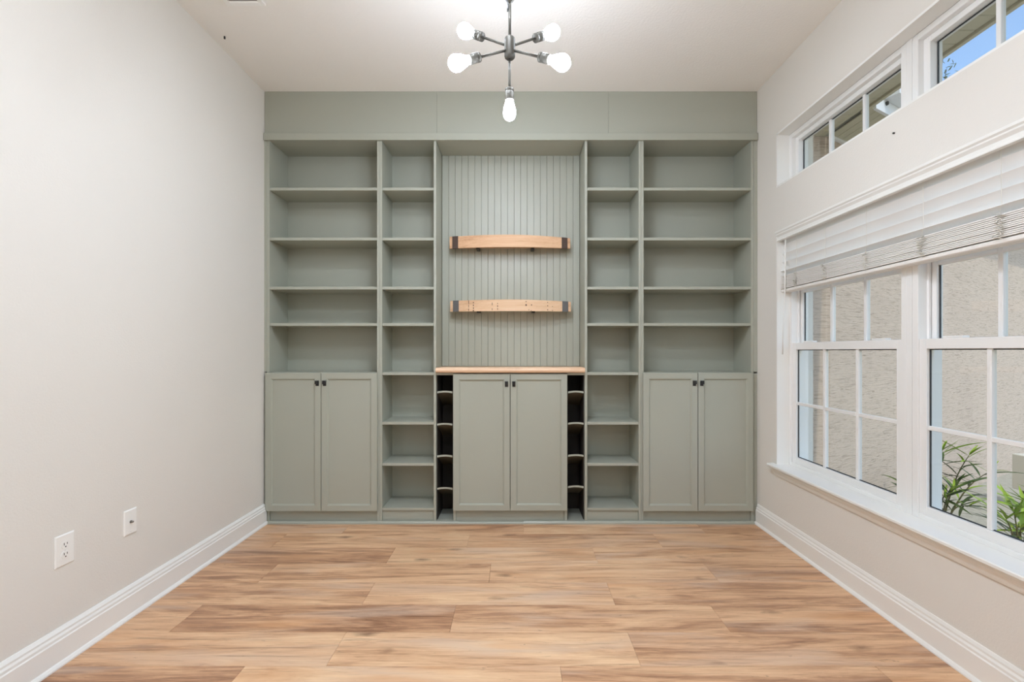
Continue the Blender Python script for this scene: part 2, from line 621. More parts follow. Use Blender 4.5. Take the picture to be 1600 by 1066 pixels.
tag(MB().prism_y(base_prof(XL, 1, .022), YF + .001, 3.262).build('baseboard_left', M_TRIM), 'tall white moulded baseboard along the left wall', kind=S)
tag(MB().prism_y(base_prof(XR, -1, .018), YF + .001, 3.262).build('baseboard_right', M_TRIM), 'tall white moulded baseboard below the windows', kind=S)

# ------------------------------------------------------------------ windows
XF0, XF1 = 1.79, 1.90                 # frame room face / outer face
def ring(mb, x0, x1, ya, yb, z0, z1, wd, wb=None, wt=None):
    """rectangular frame in the YZ plane (ya < yb)"""
    wb = wd if wb is None else wb
    wt = wd if wt is None else wt
    mb.box(x0, x1, ya, ya + wd, z0, z1, .002)
    mb.box(x0, x1, yb - wd, yb, z0, z1, .002)
    mb.box(x0, x1, ya + wd, yb - wd, z0, z0 + wb, .002)
    mb.box(x0, x1, ya + wd, yb - wd, z1 - wt, z1, .002)
    return mb


def sash(parent, name, x0, x1, ya, yb, z0, z1, st, rb, rt, rows_, gx):
    s = ring(MB(), x0, x1, ya, yb, z0, z1, st, rb, rt).build(name, M_VINYL, parent)
    ga, gb, g0, g1 = ya + st, yb - st, z0 + rb, z1 - rt
    ring(MB(), gx - .004, gx + .004, ga, gb, g0, g1, .0045).build('gasket', M_GASKET, s)
    ys = [ga + (gb - ga) * i / 3 for i in range(4)]
    zs = [g0 + (g1 - g0) * i / rows_ for i in range(rows_ + 1)]
    mw = .0095
    for y in ys[1:-1]:
        B(gx - .011, gx + .011, y - mw, y + mw, g0, g1, .002).build('muntin', M_VINYL, s)
    for z in zs[1:-1]:
        for a, b in zip(ys, ys[1:]):
            aa = a + (mw if a != ga else 0)
            bb = b - (mw if b != gb else 0)
            B(gx - .011, gx + .011, aa, bb, z - mw, z + mw, .002).build('muntin', M_VINYL, s)
    for a, b in zip(ys, ys[1:]):
        for c, d in zip(zs, zs[1:]):
            B(gx - .0015, gx + .0015, a + .001, b - .001, c + .001, d - .001).build('pane', M_GLASS, s)
    return s


for i, (ya, yb, what) in enumerate([(2.115, 3.03, 'white double-hung window nearest the bookcase, under the blind'),
                                    (1.17, 2.085, 'white double-hung window with green plants behind its lower panes')]):
    wdw = ring(MB(), XF0, XF1, ya, yb, .478, ZH, .03, .022, .03).build('window_%d' % (i + 1), M_VINYL)
    tag(wdw, what, kind=S)
    # stepped jamb tracks of the upper half
    for yy in (ya + .03, yb - .03 - .012):
        B(1.83, 1.838, yy, yy + .012, 1.276, ZH - .03).build('track', M_VINYL, wdw)
    sash(wdw, 'upper_sash', 1.842, 1.872, ya + .030, yb - .030, 1.228, ZH - .03, .034, .045, .035, 2, 1.857)
    low = sash(wdw, 'lower_sash', 1.797, 1.830, ya + .030, yb - .030, .500, 1.275, .035, .038, .045, 2, 1.814)
    for yy in (ya + .18, yb - .18):
        B(1.800, 1.832, yy - .045, yy + .045, 1.275, 1.284, .003).build('sash_lock', M_VINYL, low)
tag(B(XF0, XF1, 2.0855, 2.1145, .478, ZH).build('trim_6', M_VINYL), 'white mullion post between the two tall windows', kind=S)

for i, (ya, yb, what) in enumerate([(2.115, 3.03, 'narrow transom window showing the roof soffit, nearest the bookcase'),
                                    (1.17, 2.085, 'narrow transom window showing blue sky, top right')]):
    wdw = ring(MB(), XF0, XF1, ya, yb, ZT0 + .012, ZT1 - .012, .03, .03, .03).build('window_%d' % (i + 3), M_VINYL)
    tag(wdw, what, kind=S)
    sash(wdw, 'fixed_sash', 1.815, 1.872, ya + .030, yb - .030, ZT0 + .042, ZT1 - .042, .032, .028, .028, 1, 1.85)
tag(B(XF0, XF1, 2.0855, 2.1145, ZT0 + .012, ZT1 - .012).build('trim_7', M_VINYL), 'white mullion post between the two transom windows', kind=S)

lin = MB()
for z0, z1, top in ((.478, ZH, True), (ZT0, ZT1, True)):
    lin.box(XR - .001, XF0, OY1 - .008, OY1, z0, z1)
lin.box(XR - .001, XF0, OY0, OY1, ZT1 - .012, ZT1)
lin.box(XR + .003, XF1, OY0, OY1, ZT0, ZT0 + .012)
tag(lin.build('trim_1', M_TRIM), 'white painted returns lining the window openings', kind=S)

sill = MB()
sill.box(1.665, 1.80, 1.08, 3.072, .460, .478, .004)
sill.prism_y([(1.71, .460), (1.680, .460), (1.680, .448), (1.686, .436), (1.694, .426), (1.698, .414), (1.703, .404), (1.71, .404)], 1.11, 3.045)
tag(sill.build('trim_2', M_TRIM), 'long white window stool and apron under the tall windows', kind=S)

# window added behind the viewer, unseen, to let in extra daylight
rwn = ring(MB(), XF0, XF1, RW0, RW1, .3, 2.65, .06).build('window_5', M_VINYL)
tag(rwn, 'large white window added behind the viewer for daylight', kind=S)
B(XF0, XF1, (RW0 + RW1) / 2 - .03, (RW0 + RW1) / 2 + .03, .36, 2.59).build('mullion', M_VINYL, rwn)
B(1.84, 1.844, RW0 + .06, (RW0 + RW1) / 2 - .03, .36, 2.59).build('pane', M_GLASS, rwn)
B(1.84, 1.844, (RW0 + RW1) / 2 + .03, RW1 - .06, .36, 2.59).build('pane', M_GLASS, rwn)

# ------------------------------------------------------------------ bookcases
Y0 = 3.27                              # front plane of the carcasses
YK = 3.535                             # inner face of the backs
SHELF_Z = [2.383, 2.028, 1.679, 1.420]
TH = .020
PT = .018


def door(parent, x0, x1, z0, z1, knob_side):
    yf, yb = 3.249, 3.268
    st, bv, dp = .040, .010, .012
    v, f = [], []
    def rect(i, y):
        return [(x0 + i, y, z0 + i), (x1 - i, y, z0 + i), (x1 - i, y, z1 - i), (x0 + i, y, z1 - i)]
    e = .0015
    loops = [rect(0, yb), rect(0, yf + e), rect(e, yf), rect(st, yf), rect(st + .003, yf + .004), rect(st + .006, yf + .005), rect(st + bv, yf + dp)]
    for lp in loops:
        v += lp
    for a in range(len(loops) - 1):
        for k in range(4):
            f.append([a * 4 + k, a * 4 + (k + 1) % 4, a * 4 + 4 + (k + 1) % 4, a * 4 + 4 + k])
    f.append([0, 3, 2, 1])
    n = len(loops) * 4
    f.append([n - 4, n - 3, n - 2, n - 1])
    d = MB().pyd(v, f).build('door', M_GREEN, parent)
    kx = x1 - .024 if knob_side > 0 else x0 + .024
    h = MB()
    kz = z1 - .0715
    h.box(kx - .011, kx + .011, yf - .003, yf, kz - .019, kz + .019, .001)
    h.box(kx - .011, kx + .011, yf - .020, yf - .003, kz + .010, kz + .019, .001)
    h.box(kx - .011, kx + .011, yf - .020, yf - .016, kz - .006, kz + .010, .001)
    h.build('handle', M_BLACK, d)
    return d


def bookcase(name, label, x0, x1, wide, pin_side):
    t_ = thing(name, ((x0 + x1) / 2, (Y0 + YK) / 2, 0), label, 'bookcase')
    B(x0, x0 + PT, Y0, YK + .008, 0, 2.72, .0012).build('side_panel', M_GREEN, t_)
    B(x1 - PT, x1, Y0, YK + .008, 0, 2.72, .0012).build('side_panel', M_GREEN, t_)
    xi, xj = x0 + PT, x1 - PT
    B(xi, xj, YK, YK + .006, .09, 2.72).build('back_panel', M_GREEN, t_)
    B(xi, xj, Y0 + .002, YK, 2.714, 2.732, .001).build('top_panel', M_GREEN, t_)
    zs = list(SHELF_Z) + [1.070]
    if not wide:
        zs += [.718, .425]
    for k, z in enumerate(zs):
        sag = .0
        B(xi + .0005, xj - .0005, Y0 + .004, YK, z - TH, z, .0012).build('shelf', M_GREEN, t_)
        if k in (2, 3):
            for yy in (Y0 + .05, YK - .05):
                xs = xi if pin_side < 0 else xj
                MB().cyl((xs, yy, z - TH - .004), (xs - pin_side * .010, yy, z - TH - .004), .0035, n=8).build('shelf_pin', M_PIN, t_)
    B(xi, xj, Y0 + .002, YK, .089, .107, .0012).build('bottom_shelf', M_GREEN, t_)
    B(xi, xj, Y0 + .014, Y0 + .030, 0, .089, .001).build('kick_board', M_GREEN, t_)
    return t_


XA, XB_, XC_, XD, XE, XG = -1.772, -.972, -.570, .484, .885, 1.683
w1 = bookcase('wide_bookcase', 'wide sage green bookcase with two cupboard doors against the left wall', XA, XB_, True, -1)
door(w1, -1.773, -1.3805, .091, 1.066, 1)
door(w1, -1.3765, -.984, .091, 1.066, -1)
n1 = bookcase('narrow_bookcase', 'narrow open sage green bookcase on the left of the wooden barrel shelves', XB_ + .0005, XC_, False, -1)
n2 = bookcase('narrow_bookcase', 'narrow open sage green bookcase on the right of the wooden barrel shelves', XD, XE - .0005, False, 1)
w2 = bookcase('wide_bookcase', 'wide sage green bookcase with two cupboard doors beside the window wall', XE, XG, True, 1)
door(w2, .894, 1.2785, .091, 1.066, 1)
door(w2, 1.2825, 1.671, .091, 1.066, -1)

# header above the cases: three boards with open seams
hd = MB().box(XL + .002, XR - .002, 3.285, 3.30, 2.735, ZC - .001).build('trim_3', M_GREEN)
tag(hd, 'sage green header panel between the bookcases and the ceiling', kind=S)
for xa, xb in ((XL + .002, -.5645), (-.5635, .6535), (.6545, XR - .002)):
    B(xa, xb, 3.272, 3.285, 2.735, ZC - .001, .0008).build('panel', M_GREEN, hd)
tag(B(XL + .004, XR - .004, 3.252, 3.2715, 2.712, 2.762, .0015).build('trim_4', M_GREEN), 'narrow sage green rail along the top of the bookcases', kind=S)
fil = MB().box(XL + .001, XA - .0005, 3.272, 3.295, 0, 1.062, .001).box(XL + .001, XA - .0005, 3.268, 3.295, 1.074, 2.711, .001)
tag(fil.build('trim_5', M_GREEN), 'sage green filler strip between bookcase and left wall', kind=S)
fil = MB().box(XG + .0005, XR - .001, 3.272, 3.295, 0, 1.062, .001).box(XG + .0005, XR - .001, 3.268, 3.295, 1.074, 2.711, .001)
tag(fil.build('trim_8', M_GREEN), 'sage green filler strip between bookcase and window wall', kind=S)
shoe = MB()
for xa, xb, h in ((-1.755, -.41, .017), (-.41, .05, .014), (.051, 1.02, .019), (1.021, 1.68, .017)):
    shoe.prism_x([(3.2695, 0), (3.246, 0), (3.246, h * .5), (3.254, h), (3.2695, h)], xa, xb)
tag(shoe.build('trim_9', M_GREEN), 'thin sage green moulding on the floor in front of the bookcases', kind=S)

# ------------------------------------------------------------------ niche with beadboard
nb = thing('beadboard_niche', ((XC_ + XD) / 2, 3.4, 1.107), 'tall sage green beadboard back of the niche behind the barrel shelves', 'panelling')
B(XC_ + .001, XD - .001, 3.530, 3.545, 1.107, 2.73).build('backing', M_GREEN, nb)
pitch = .0511
nx = int(round((XD - XC_ - .004) / pitch))
pitch = (XD - XC_ - .004) / nx
for i in range(nx):
    xa = XC_ + .002 + i * pitch
    v = [(xa, 3.530), (xa + .0003, 3.5232), (xa + .0018, 3.5205), (xa + pitch - .0018, 3.5205), (xa + pitch - .0003, 3.5232), (xa + pitch, 3.530)]
    MB().poly_z(v, 1.107, 2.7135).build('board', M_GREEN, nb)
B(XC_ + .001, XD - .001, Y0 + .006, 3.5300, 2.714, 2.730, .001).build('top_panel', M_GREEN, nb)

# barrel stave shelves
def barrel_shelf(label, xc, z0, h, mat, band, lift_l, lift_r, marks):
    hl = .449
    t_ = thing('barrel_stave_shelf', (xc, 3.47, z0), label, 'wall shelf', 'two barrel stave shelves')
    yend, bulge, yb = 3.432, .052, 3.5203
    def yf(u):
        return yend - bulge * (1 - u * u)
    def top(u):
        return z0 + h + (lift_l if u < 0 else lift_r) * abs(u) ** 1.6
    def slab(u0, u1, n, off, name, m, par, jag=0):
        v, f = [], []
        for i in range(n + 1):
            u = u0 + (u1 - u0) * i / n
            x = xc + u * hl
            zt, zb = top(u) + off, z0 - off
            v += [(x, yf(u) - off, zb), (x, yf(u) - off, zt), (x, yb, zt), (x, yb, zb + .022), (x, yf(u) + .028, zb + .003)]
        for i in range(n):
            a, b = i * 5, i * 5 + 5
            for k in range(5):
                f.append([a + k, a + (k + 1) % 5, b + (k + 1) % 5, b + k])
        f.append([0, 1, 2, 3, 4])
        f.append([n * 5 + 4, n * 5 + 3, n * 5 + 2, n * 5 + 1, n * 5])
        return MB().pyd(v, f).build(name, m, par)
    slab(-1, 1, 24, 0, 'stave', mat, t_)
    slab(-.955, -.855, 3, .0015, 'metal_band', band, t_)
    slab(.855, .955, 3, .0015, 'metal_band', band, t_)
    for u, f0, f1, wd in marks:
        x = xc + u * hl
        y = yf(u)
        sl = bulge * 2 * u / hl
        zt0, zt1 = z0 + f0 * h, z0 + f1 * h
        v = [(x - wd, y - sl * wd - .0006, zt0), (x + wd, y + sl * wd - .0006, zt0), (x + wd, y + sl * wd - .0006, zt1), (x - wd, y - sl * wd - .0006, zt1)]
        v += [(a, b + .003, c) for a, b, c in v]
        MB().pyd(v, [[0, 1, 2, 3], [7, 6, 5, 4], [0, 4, 5, 1], [1, 5, 6, 2], [2, 6, 7, 3], [3, 7, 4, 0]]).build('burn_mark', M_BURN, t_)
    for xx in (-.24, .17):
        B(xc + xx - .012, xc + xx + .012, 3.425, 3.5203, z0 - .004, z0 + .03, .001).build('bracket', M_BLACK, t_)
    return t_

barrel_shelf('upper curved pine barrel stave shelf with rusty brown end bands', -.049, 1.985, .091, M_STAVE, M_BAND, -.004, -.015,
             [])
barrel_shelf('lower curved pine barrel stave shelf with grey end bands and nail marks', -.044, 1.514, .086, M_STAVE_LOW, M_BAND2, -.006, -.012,
             [(-.69, .06, .24, .0022), (-.69, .34, .6, .0016), (-.69, .66, .95, .0022), (-.61, .02, .12, .004), (-.61, .22, .34, .003), (-.61, .46, .58, .003),
              (-.61, .7, .8, .003), (-.30, .5, .74, .0018), (-.30, .1, .24, .002), (-.21, .12, .26, .002), (-.21, .36, .5, .0024), (-.21, .62, .7, .002),
              (.255, .46, .6, .0045), (.255, .78, .86, .003), (.345, .5, .58, .004), (.30, .1, .15, .003), (.34, .02, .06, .004),
              (.61, .1, .18, .003), (.61, .44, .52, .003), (.61, .74, .8, .003), (.69, .06, .1, .004), (.69, .4, .44, .003)])

# ------------------------------------------------------------------ centre base cabinet, racks, counter
bc = thing('base_cabinet', (-.0445, 3.4, 0), 'sage green two-door base cabinet under the wooden counter', 'cabinet')
CX0, CX1 = -.449, .360
B(CX0, CX0 + PT, Y0, YK, 0, 1.062, .0012).build('side_panel', M_GREEN, bc)
B(CX1 - PT, CX1, Y0, YK, 0, 1.062, .0012).build('side_panel', M_GREEN, bc)
B(CX0 + PT, CX1 - PT, YK - .006, YK, .09, 1.062).build('back_panel', M_GREEN, bc)
B(CX0 + PT, CX1 - PT, Y0 + .002, YK - .006, 1.044, 1.062).build('top_panel', M_GREEN, bc)
B(CX0 + PT, CX1 - PT, Y0 + .002, YK - .006, .089, .107).build('bottom_panel', M_GREEN, bc)
B(CX0 + PT, CX1 - PT, Y0 + .014, Y0 + .030, 0, .089, .001).build('kick_board', M_GREEN, bc)
door(bc, -.4475, -.0465, .094, 1.060, 1)
door(bc, -.0425, .3585, .094, 1.060, -1)


def wine_rack(label, x0, x1, zs):
    t_ = thing('wine_rack', ((x0 + x1) / 2, 3.4, 0), label, 'wine rack', 'wine racks beside the base cabinet')
    x0 += .0008
    x1 -= .0008
    B(x0, x0 + .005, Y0 + .03, YK - .008, .016, 1.05).build('side_panel', M_DARK, t_)
    B(x1 - .005, x1, Y0 + .03, YK - .008, .016, 1.05).build('side_panel', M_DARK, t_)
    B(x0, x1, YK - .008, YK, 0, 1.05).build('back_panel', M_DARK, t_)
    B(x0, x1, Y0 + .004, YK - .008, 0, .016, .001).build('bottom_panel', M_GREEN, t_)
    B(x0, x1, Y0 - .002, YK, 1.05, 1.068, .001).build('top_strip', M_GREEN, t_)
    xa, xb = x0 + .006, x1 - .006
    for z in zs:
        v, f = [], []
        n = 8
        ya, yb = Y0 + .006, YK - .012
        for i in range(n + 1):
            u = -1 + 2 * i / n
            x = (xa + xb) / 2 + u * (xb - xa) / 2
            c = .005 * (1 - u * u)
            v += [(x, ya, z - .013 + c * 1.3), (x, ya, z + c), (x, yb, z + c - .115), (x, yb, z - .013 + c * 1.3 - .115)]
        for i in range(n):
            a, b = i * 4, i * 4 + 4
            for k in range(4):
                f.append([a + k, a + (k + 1) % 4, b + (k + 1) % 4, b + k])
        f += [[0, 1, 2, 3], [n * 4 + 3, n * 4 + 2, n * 4 + 1, n * 4]]
        sv = MB().pyd(v, f).build('stave', M_RACK, t_)
        v2 = [(q[0], q[1] - (.004 if k % 4 < 2 else (YK - .012 - Y0 - .006) + .0005), q[2] + (0 if k % 4 < 2 else .115)) for k, q in enumerate(v)]
        MB().pyd(v2, f).build('front_edge', M_GREEN, sv)
    return t_

wine_rack('narrow dark wine rack with tilted staves, left of the base cabinet', XC_, CX0, [.934, .705, .479, .249])
wine_rack('narrow dark wine rack with tilted staves, right of the base cabinet', CX1, XD, [.934, .711, .483, .261])

ct = MB()
v = [(3.528, 1.070), (3.236, 1.070), (3.229, 1.076), (3.226, 1.086), (3.229, 1.097), (3.237, 1.104), (3.528, 1.104)]
ct.prism_x(v, XC_ + .003, XD - .003)
ct.prism_x([(3.24, 1.0685), (3.5, 1.0685), (3.5, 1.070), (3.24, 1.070)], CX0, CX1)
tag(ct.build('countertop', M_COUNTER), 'pale wooden counter slab on top of the middle cabinet', 'countertop')

# ------------------------------------------------------------------ chandelier
YH = 1.90
sc_ = F_PX / YH
XH, ZHUB = (796.5 - 807) / sc_, 1.22 + (549 - 75) / sc_
ZTOP = ZHUB + .180
ch = thing('chandelier', (XH, YH, ZC), 'gunmetal branching chandelier with five lit bulbs hanging from the ceiling', 'chandelier')
MB().lathe((XH, YH, ZC - .0005), (XH, YH, ZC - .03), [(0, 0), (0, .06), (.012, .06), (.026, .05), (.03, .012), (.03, 0)], 28).build('canopy', M_GUN, ch)
MB().cyl((XH, YH, ZC - .03), (XH, YH, ZTOP + .035), .0065, n=12).build('upper_rod', M_GUN, ch)
MB().lathe((XH, YH, ZTOP + .050), (XH, YH, ZTOP), [(0, 0), (.0, .008), (.008, .016), (.028, .020), (.034, .016), (.044, .008), (.05, .006), (.05, 0)], 18).build('coupling', M_GUN, ch)
MB().cyl((XH, YH, ZTOP + .002), (XH, YH, ZHUB + .05), .0062, n=12).build('stem', M_GUN, ch)
MB().tube([(XH - .020, YH - .004, ZTOP + .065), (XH - .022, YH - .006, ZTOP + .035), (XH - .018, YH - .008, ZTOP + .015), (XH - .009, YH - .010, ZTOP), (XH - .007, YH - .010, ZTOP - .015),
           (XH - .008, YH - .010, ZTOP - .027), (XH - .009, YH - .010, ZTOP - .037)], [.002, .002, .002, .002, .002, .0035, .0025], 6).build('wire', M_BLACK, ch)
MB().lathe((XH, YH, ZHUB + .046), (XH, YH, ZHUB - .046), [(0, 0), (0, .014), (.006, .0205), (.012, .0222), (.080, .0222), (.086, .0205), (.092, .014), (.092, 0)], 24).build('hub', M_GUN, ch)


def bulb_arm(end_dir, arm_len, big, start):
    d = Vector(end_dir).normalized()
    p0 = Vector(start)
    p1 = p0 + d * arm_len
    MB().cyl(p0, p1, .0052, n=10).build('arm', M_GUN, ch)
    sl = .050
    so = MB().lathe(p1, p1 + d * sl, [(0, 0), (0, .0165), (.002, .0185), (.012, .0185), (.0125, .0175), (.0145, .0175), (.015, .0185), (sl, .0185), (sl, .0165), (sl - .004, .0155), (sl - .004, 0)], 20).build('socket', M_GUN, ch)
    q = p1 + d * (sl - .004)
    if big:
        prof = [(0, .0135), (.008, .0145), (.020, .0190), (.036, .0255), (.052, .0305), (.064, .032), (.075, .0300), (.085, .024), (.092, .015), (.095, 0)]
    else:
        prof = [(0, .0145), (.010, .0165), (.024, .0205), (.040, .0245), (.056, .026), (.068, .0245), (.078, .019), (.084, .011), (.086, 0)]
    MB().lathe(q, q + d * .1, prof, 20).build('bulb', M_BULB, so)

hubc = Vector((XH, YH, ZHUB))
def tgt(px, py, y):
    return Vector(((px - 807) * y / F_PX, y, 1.22 + (549 - py) * y / F_PX))
for px, py, yy, zo in ((722.0, 47, YH + .115, .006), (867.5, 49.5, YH + .115, .006), (707.5, 100, YH - .105, -.006), (884, 99.5, YH - .105, -.006)):
    e = tgt(px, py, yy)
    st = hubc + Vector((0, 0, zo))
    d = e - st
    bulb_arm(d, d.length - .050 - .091 + .016, True, st)
bulb_arm((0, 0, -1), .127, False, (XH - .001, YH, ZHUB - .04))

# fill lights added in the unseen ceiling to brighten the room
for x, y, wh in ((-.15, 1.53, 'canopy of the chandelier'), (-.3, .2, 'middle of the room above the viewer'), (.8, -1.8, 'window wall at the rear')):
    t_ = thing('ceiling_fill_light', (x, y, ZC), 'round added ceiling fill light by the ' + wh, 'ceiling light', 'added ceiling fill lights')
    MB().lathe((x, y, ZC - .0005), (x, y, ZC - .012), [(0, .078), (0, .105), (.006, .105), (.012, .095), (.012, .080), (.002, .078)], 32).build('rim', M_PLATE, t_)
    MB().lathe((x, y, ZC - .001), (x, y, ZC - .006), [(0, 0), (0, .079), (.005, .079), (.006, 0)], 32).build('diffuser', M_FILL, t_)

# ------------------------------------------------------------------ ceiling register, hook
vt = thing('ceiling_register', (-1.433, 2.33, ZC - .012), 'white louvred air register on the ceiling by the left wall', 'vent')
ring_ = MB()
ring_.box(-1.535, -1.51, 2.13, 2.447, ZC - .012, ZC - .0005, .002).box(-1.356, -1.331, 2.13, 2.447, ZC - .012, ZC - .0005, .002)
ring_.box(-1.51, -1.356, 2.13, 2.155, ZC - .012, ZC - .0005, .002).box(-1.51, -1.356, 2.422, 2.447, ZC - .012, ZC - .0005, .002)
ring_.build('frame', M_PLATE, vt)
B(-1.51, -1.356, 2.155, 2.422, ZC - .003, ZC - .0005).build('backing', M_SLOT, vt)
for i in range(11):
    y = 2.164 + i * .0245
    MB().prism_x([(y, ZC - .011), (y + .002, ZC - .012), (y + .016, ZC - .005), (y + .014, ZC - .004)], -1.51, -1.356).build('louvre', M_PLATE, vt)
hk = MB().cyl((-1.71, 2.70, ZC), (-1.71, 2.70, ZC - .014), .005, n=8)
tag(hk.build('ceiling_screw', M_BLACK), 'tiny dark screw in the ceiling near the left wall', 'screw')
hk = MB().cyl((1.7105, 2.085, 2.207), (1.703, 2.085, 2.207), .004, n=8)
tag(hk.build('wall_screw', M_BLACK), 'tiny dark screw in the wall between blind and transom windows', 'screw')

# ------------------------------------------------------------------ wall plates
def plate(t_, y, z, wd, ht):
    b = MB()
    x = XL
    v, f = [], []
    for off, xx in ((0, x + .0003), (0, x + .003), (.004, x + .006)):
        v += [(xx, y - wd / 2 + off, z - ht / 2 + off), (xx, y + wd / 2 - off, z - ht / 2 + off), (xx, y + wd / 2 - off, z + ht / 2 - off), (xx, y - wd / 2 + off, z + ht / 2 - off)]
    for a in range(2):
        for k in range(4):
            f.append([a * 4 + k, a * 4 + (k + 1) % 4, a * 4 + 4 + (k + 1) % 4, a * 4 + 4 + k])
    f += [[0, 3, 2, 1], [8, 9, 10, 11]]
    return b.pyd(v, f).build('plate', M_PLATE, t_)

yo, zo = 1.822, .436
ot = thing('power_outlet', (XL, yo, zo), 'white duplex power outlet low on the left wall', 'outlet')
plate(ot, yo, zo, .079, .123)
for s in (1, -1):
    zc = zo + s * .0195
    pts = []
    for k in range(20):
        a = 2 * math.pi * k / 20
        pts.append((yo + .0165 * math.cos(a), zc + max(-.013, min(.013, .0165 * math.sin(a)))))
    n = len(pts)
    v = [(XL + .0058, a, b) for a, b in pts] + [(XL + .0078, a, b) for a, b in pts]
    f = [[i, (i + 1) % n, n + (i + 1) % n, n + i] for i in range(n)] + [list(range(n, 2 * n))]
    rc = MB().pyd(v, f).build('receptacle', M_PLATE, ot)
    B(XL + .0075, XL + .0082, yo - .0075, yo - .0050, zc - .001, zc + .0085).build('slot', M_SLOT, rc)
    B(XL + .0075, XL + .0082, yo + .0050, yo + .0075, zc - .000, zc + .0075).build('slot', M_SLOT, rc)
    MB().cyl((XL + .0075, yo, zc - .0075), (XL + .0082, yo, zc - .0075), .0028, n=10).build('ground_hole', M_SLOT, rc)
MB().cyl((XL + .0058, yo, zo), (XL + .0072, yo, zo), .003, n=10).build('screw', M_PLATE, ot)

yo, zo = 2.132, .431
cx_ = thing('coax_plate', (XL, yo, zo), 'white cable plate with a metal connector on the left wall', 'wall plate')
plate(cx_, yo, zo, .071, .115)
MB().cyl((XL + .0055, yo, zo), (XL + .0075, yo, zo), .0075, n=6, smooth=False).build('nut', M_STEEL, cx_)
MB().cyl((XL + .0075, yo, zo), (XL + .017, yo, zo), .0045, n=12).build('connector', M_STEEL, cx_)
for s in (1, -1):
    MB().cyl((XL + .0055, yo, zo + s * .042), (XL + .0068, yo, zo + s * .042), .003, n=10).build('screw', M_PLATE, cx_)

# ------------------------------------------------------------------ blind
BY0, BY1 = 1.175, 3.022
bl = thing('window_blind', (1.755, 2.1, 1.604), 'white faux-wood blind half raised over the tall windows', 'blind')
vp = [(1.722, 2.003), (1.697, 2.003), (1.697, 1.992), (1.703, 1.985), (1.703, 1.979), (1.708, 1.972), (1.712, 1.966), (1.712, 1.950), (1.707, 1.947), (1.707, 1.940), (1.722, 1.937)]
MB().prism_y(vp, BY0, BY1 + .006).build('valance', M_TRIM, bl)
B(1.724, 1.782, BY0, BY1, 1.962, 2.003, .002).build('head_rail', M_TRIM, bl)


def slat_prof(xr, zr, ang, wd, crown=.0025, th=.0028, n=6):
    """room edge at (xr, zr); ang = how far the outer edge drops"""
    ca, sa = math.cos(ang), math.sin(ang)
    up, dn = [], []
    for i in range(n + 1):
        s = wd * i / n
        c = crown * (1 - (2 * i / n - 1) ** 2)
        up.append((xr + s * ca + (c + th) * sa, zr - s * sa + (c + th) * ca))
        dn.append((xr + s * ca + c * sa, zr - s * sa + c * ca))
    return up + dn[::-1]

for z in (1.962, 1.912, 1.857, 1.801):
    MB().prism_y(slat_prof(1.738, z, math.radians(62), .0635), BY0 + .004, BY1 - .004).build('slat', M_SLAT, bl)
MB().prism_y(slat_prof(1.730, 1.742, math.radians(22), .0635), BY0 + .004, BY1 - .004).build('slat', M_SLAT, bl)
for i in range(12):
    dx = R.uniform(-.0020, .0020)
    MB().prism_y(slat_prof(1.732 + dx, 1.7065 - .0072 * i, math.radians(5 if i == 0 else R.uniform(-.8, .8)), .0635, .0016, .0050, 4), BY0 + .004, BY1 - .004).build('slat', M_STACK, bl)
B(1.733, 1.795, BY0 + .004, BY1 - .004, 1.604, 1.6235, .004).build('bottom_rail', M_STACK, bl)
MB().tube([(1.727, 2.955, 1.965), (1.724, 2.955, 1.9), (1.722, 2.956, 1.60), (1.717, 2.965, 1.4), (1.715, 2.97, 1.20)], .0042, 8).build('tilt_wand', M_TRIM, bl)
for y in (2.852, 2.586, 2.28, 1.962, 1.646, 1.33):
    for dx in (1.7345,):
        MB().tube([(dx, y + .004, 1.958), (dx - .001, y + .002, 1.85), (dx - .002, y, 1.75), (dx - .006, y + .002, 1.715)], .0007, 5).build('ladder_cord', M_CORD, bl)
    pts = []
    for k in range(46):
        f_ = k / 45
        pts.append((1.724 + R.uniform(-.007, .004), y + R.uniform(-.020, .020), 1.712 - f_ * .088 + R.uniform(-.007, .007)))
    MB().tube(pts, .0013, 4).build('cord_bunch', M_CORD, bl)

# ------------------------------------------------------------------ outside
ZSO = 2.85
gr = B(XO + .001, 16, -6, 18, -.5, -.22).build('garden_ground', M_MULCH)
tag(gr, 'pale mulch ground outside the windows', kind=S)
C0 = Vector((2.38, 3.495))
DW = Vector((.87, .493)).normalized()
PW = Vector((DW.y, -DW.x))             # towards the camera side
def wpt(t_, off):
    q = C0 + DW * t_ + PW * off
    return (q.x, q.y)
ow = MB()
ow.poly_z([(XO + .0005, 3.495), (2.38, 3.495), wpt(7.5, 0), wpt(7.5, -.2), (2.3, 3.72), (XO + .0005, 3.72)], -.3, ZSO)
tag(ow.build('wall_outside', M_STUCCO), 'raked beige stucco wall of the house wing outside the windows', kind=S)
# cladding on the outer face of the window wall
oc = MB()
oc.box(XO, XO + .02, 3.05, 3.494, -.22, ZSO).box(XO, XO + .02, .9, 3.05, -.22, .44).box(XO, XO + .02, .9, 3.05, 2.03, 2.27).box(XO, XO + .02, .9, 3.05, 2.675, ZSO)
tag(oc.build('wall_cladding', M_STUCCO), 'beige stucco facing around the outside of the windows', kind=S)

sf = thing('house_soffit', (2.15, 2.2, ZSO), 'beige vinyl soffit under the roof edge outside the transom windows', 'soffit')
y = 3.4945
while y > .6:
    B(XO + .024, 2.335, y - .1025, y, ZSO, ZSO + .012, .004).build('soffit_panel', M_SOFFIT, sf)
    y -= .105
B(XO + .024, 2.336, .6, 3.4945, ZSO + .012, ZSO + .02).build('backing', M_SLOT, sf)
B(2.337, 2.362, .6, 3.13, ZSO - .014, ZSO + .16, .002).build('edge_trim', M_SOFFIT, sf)

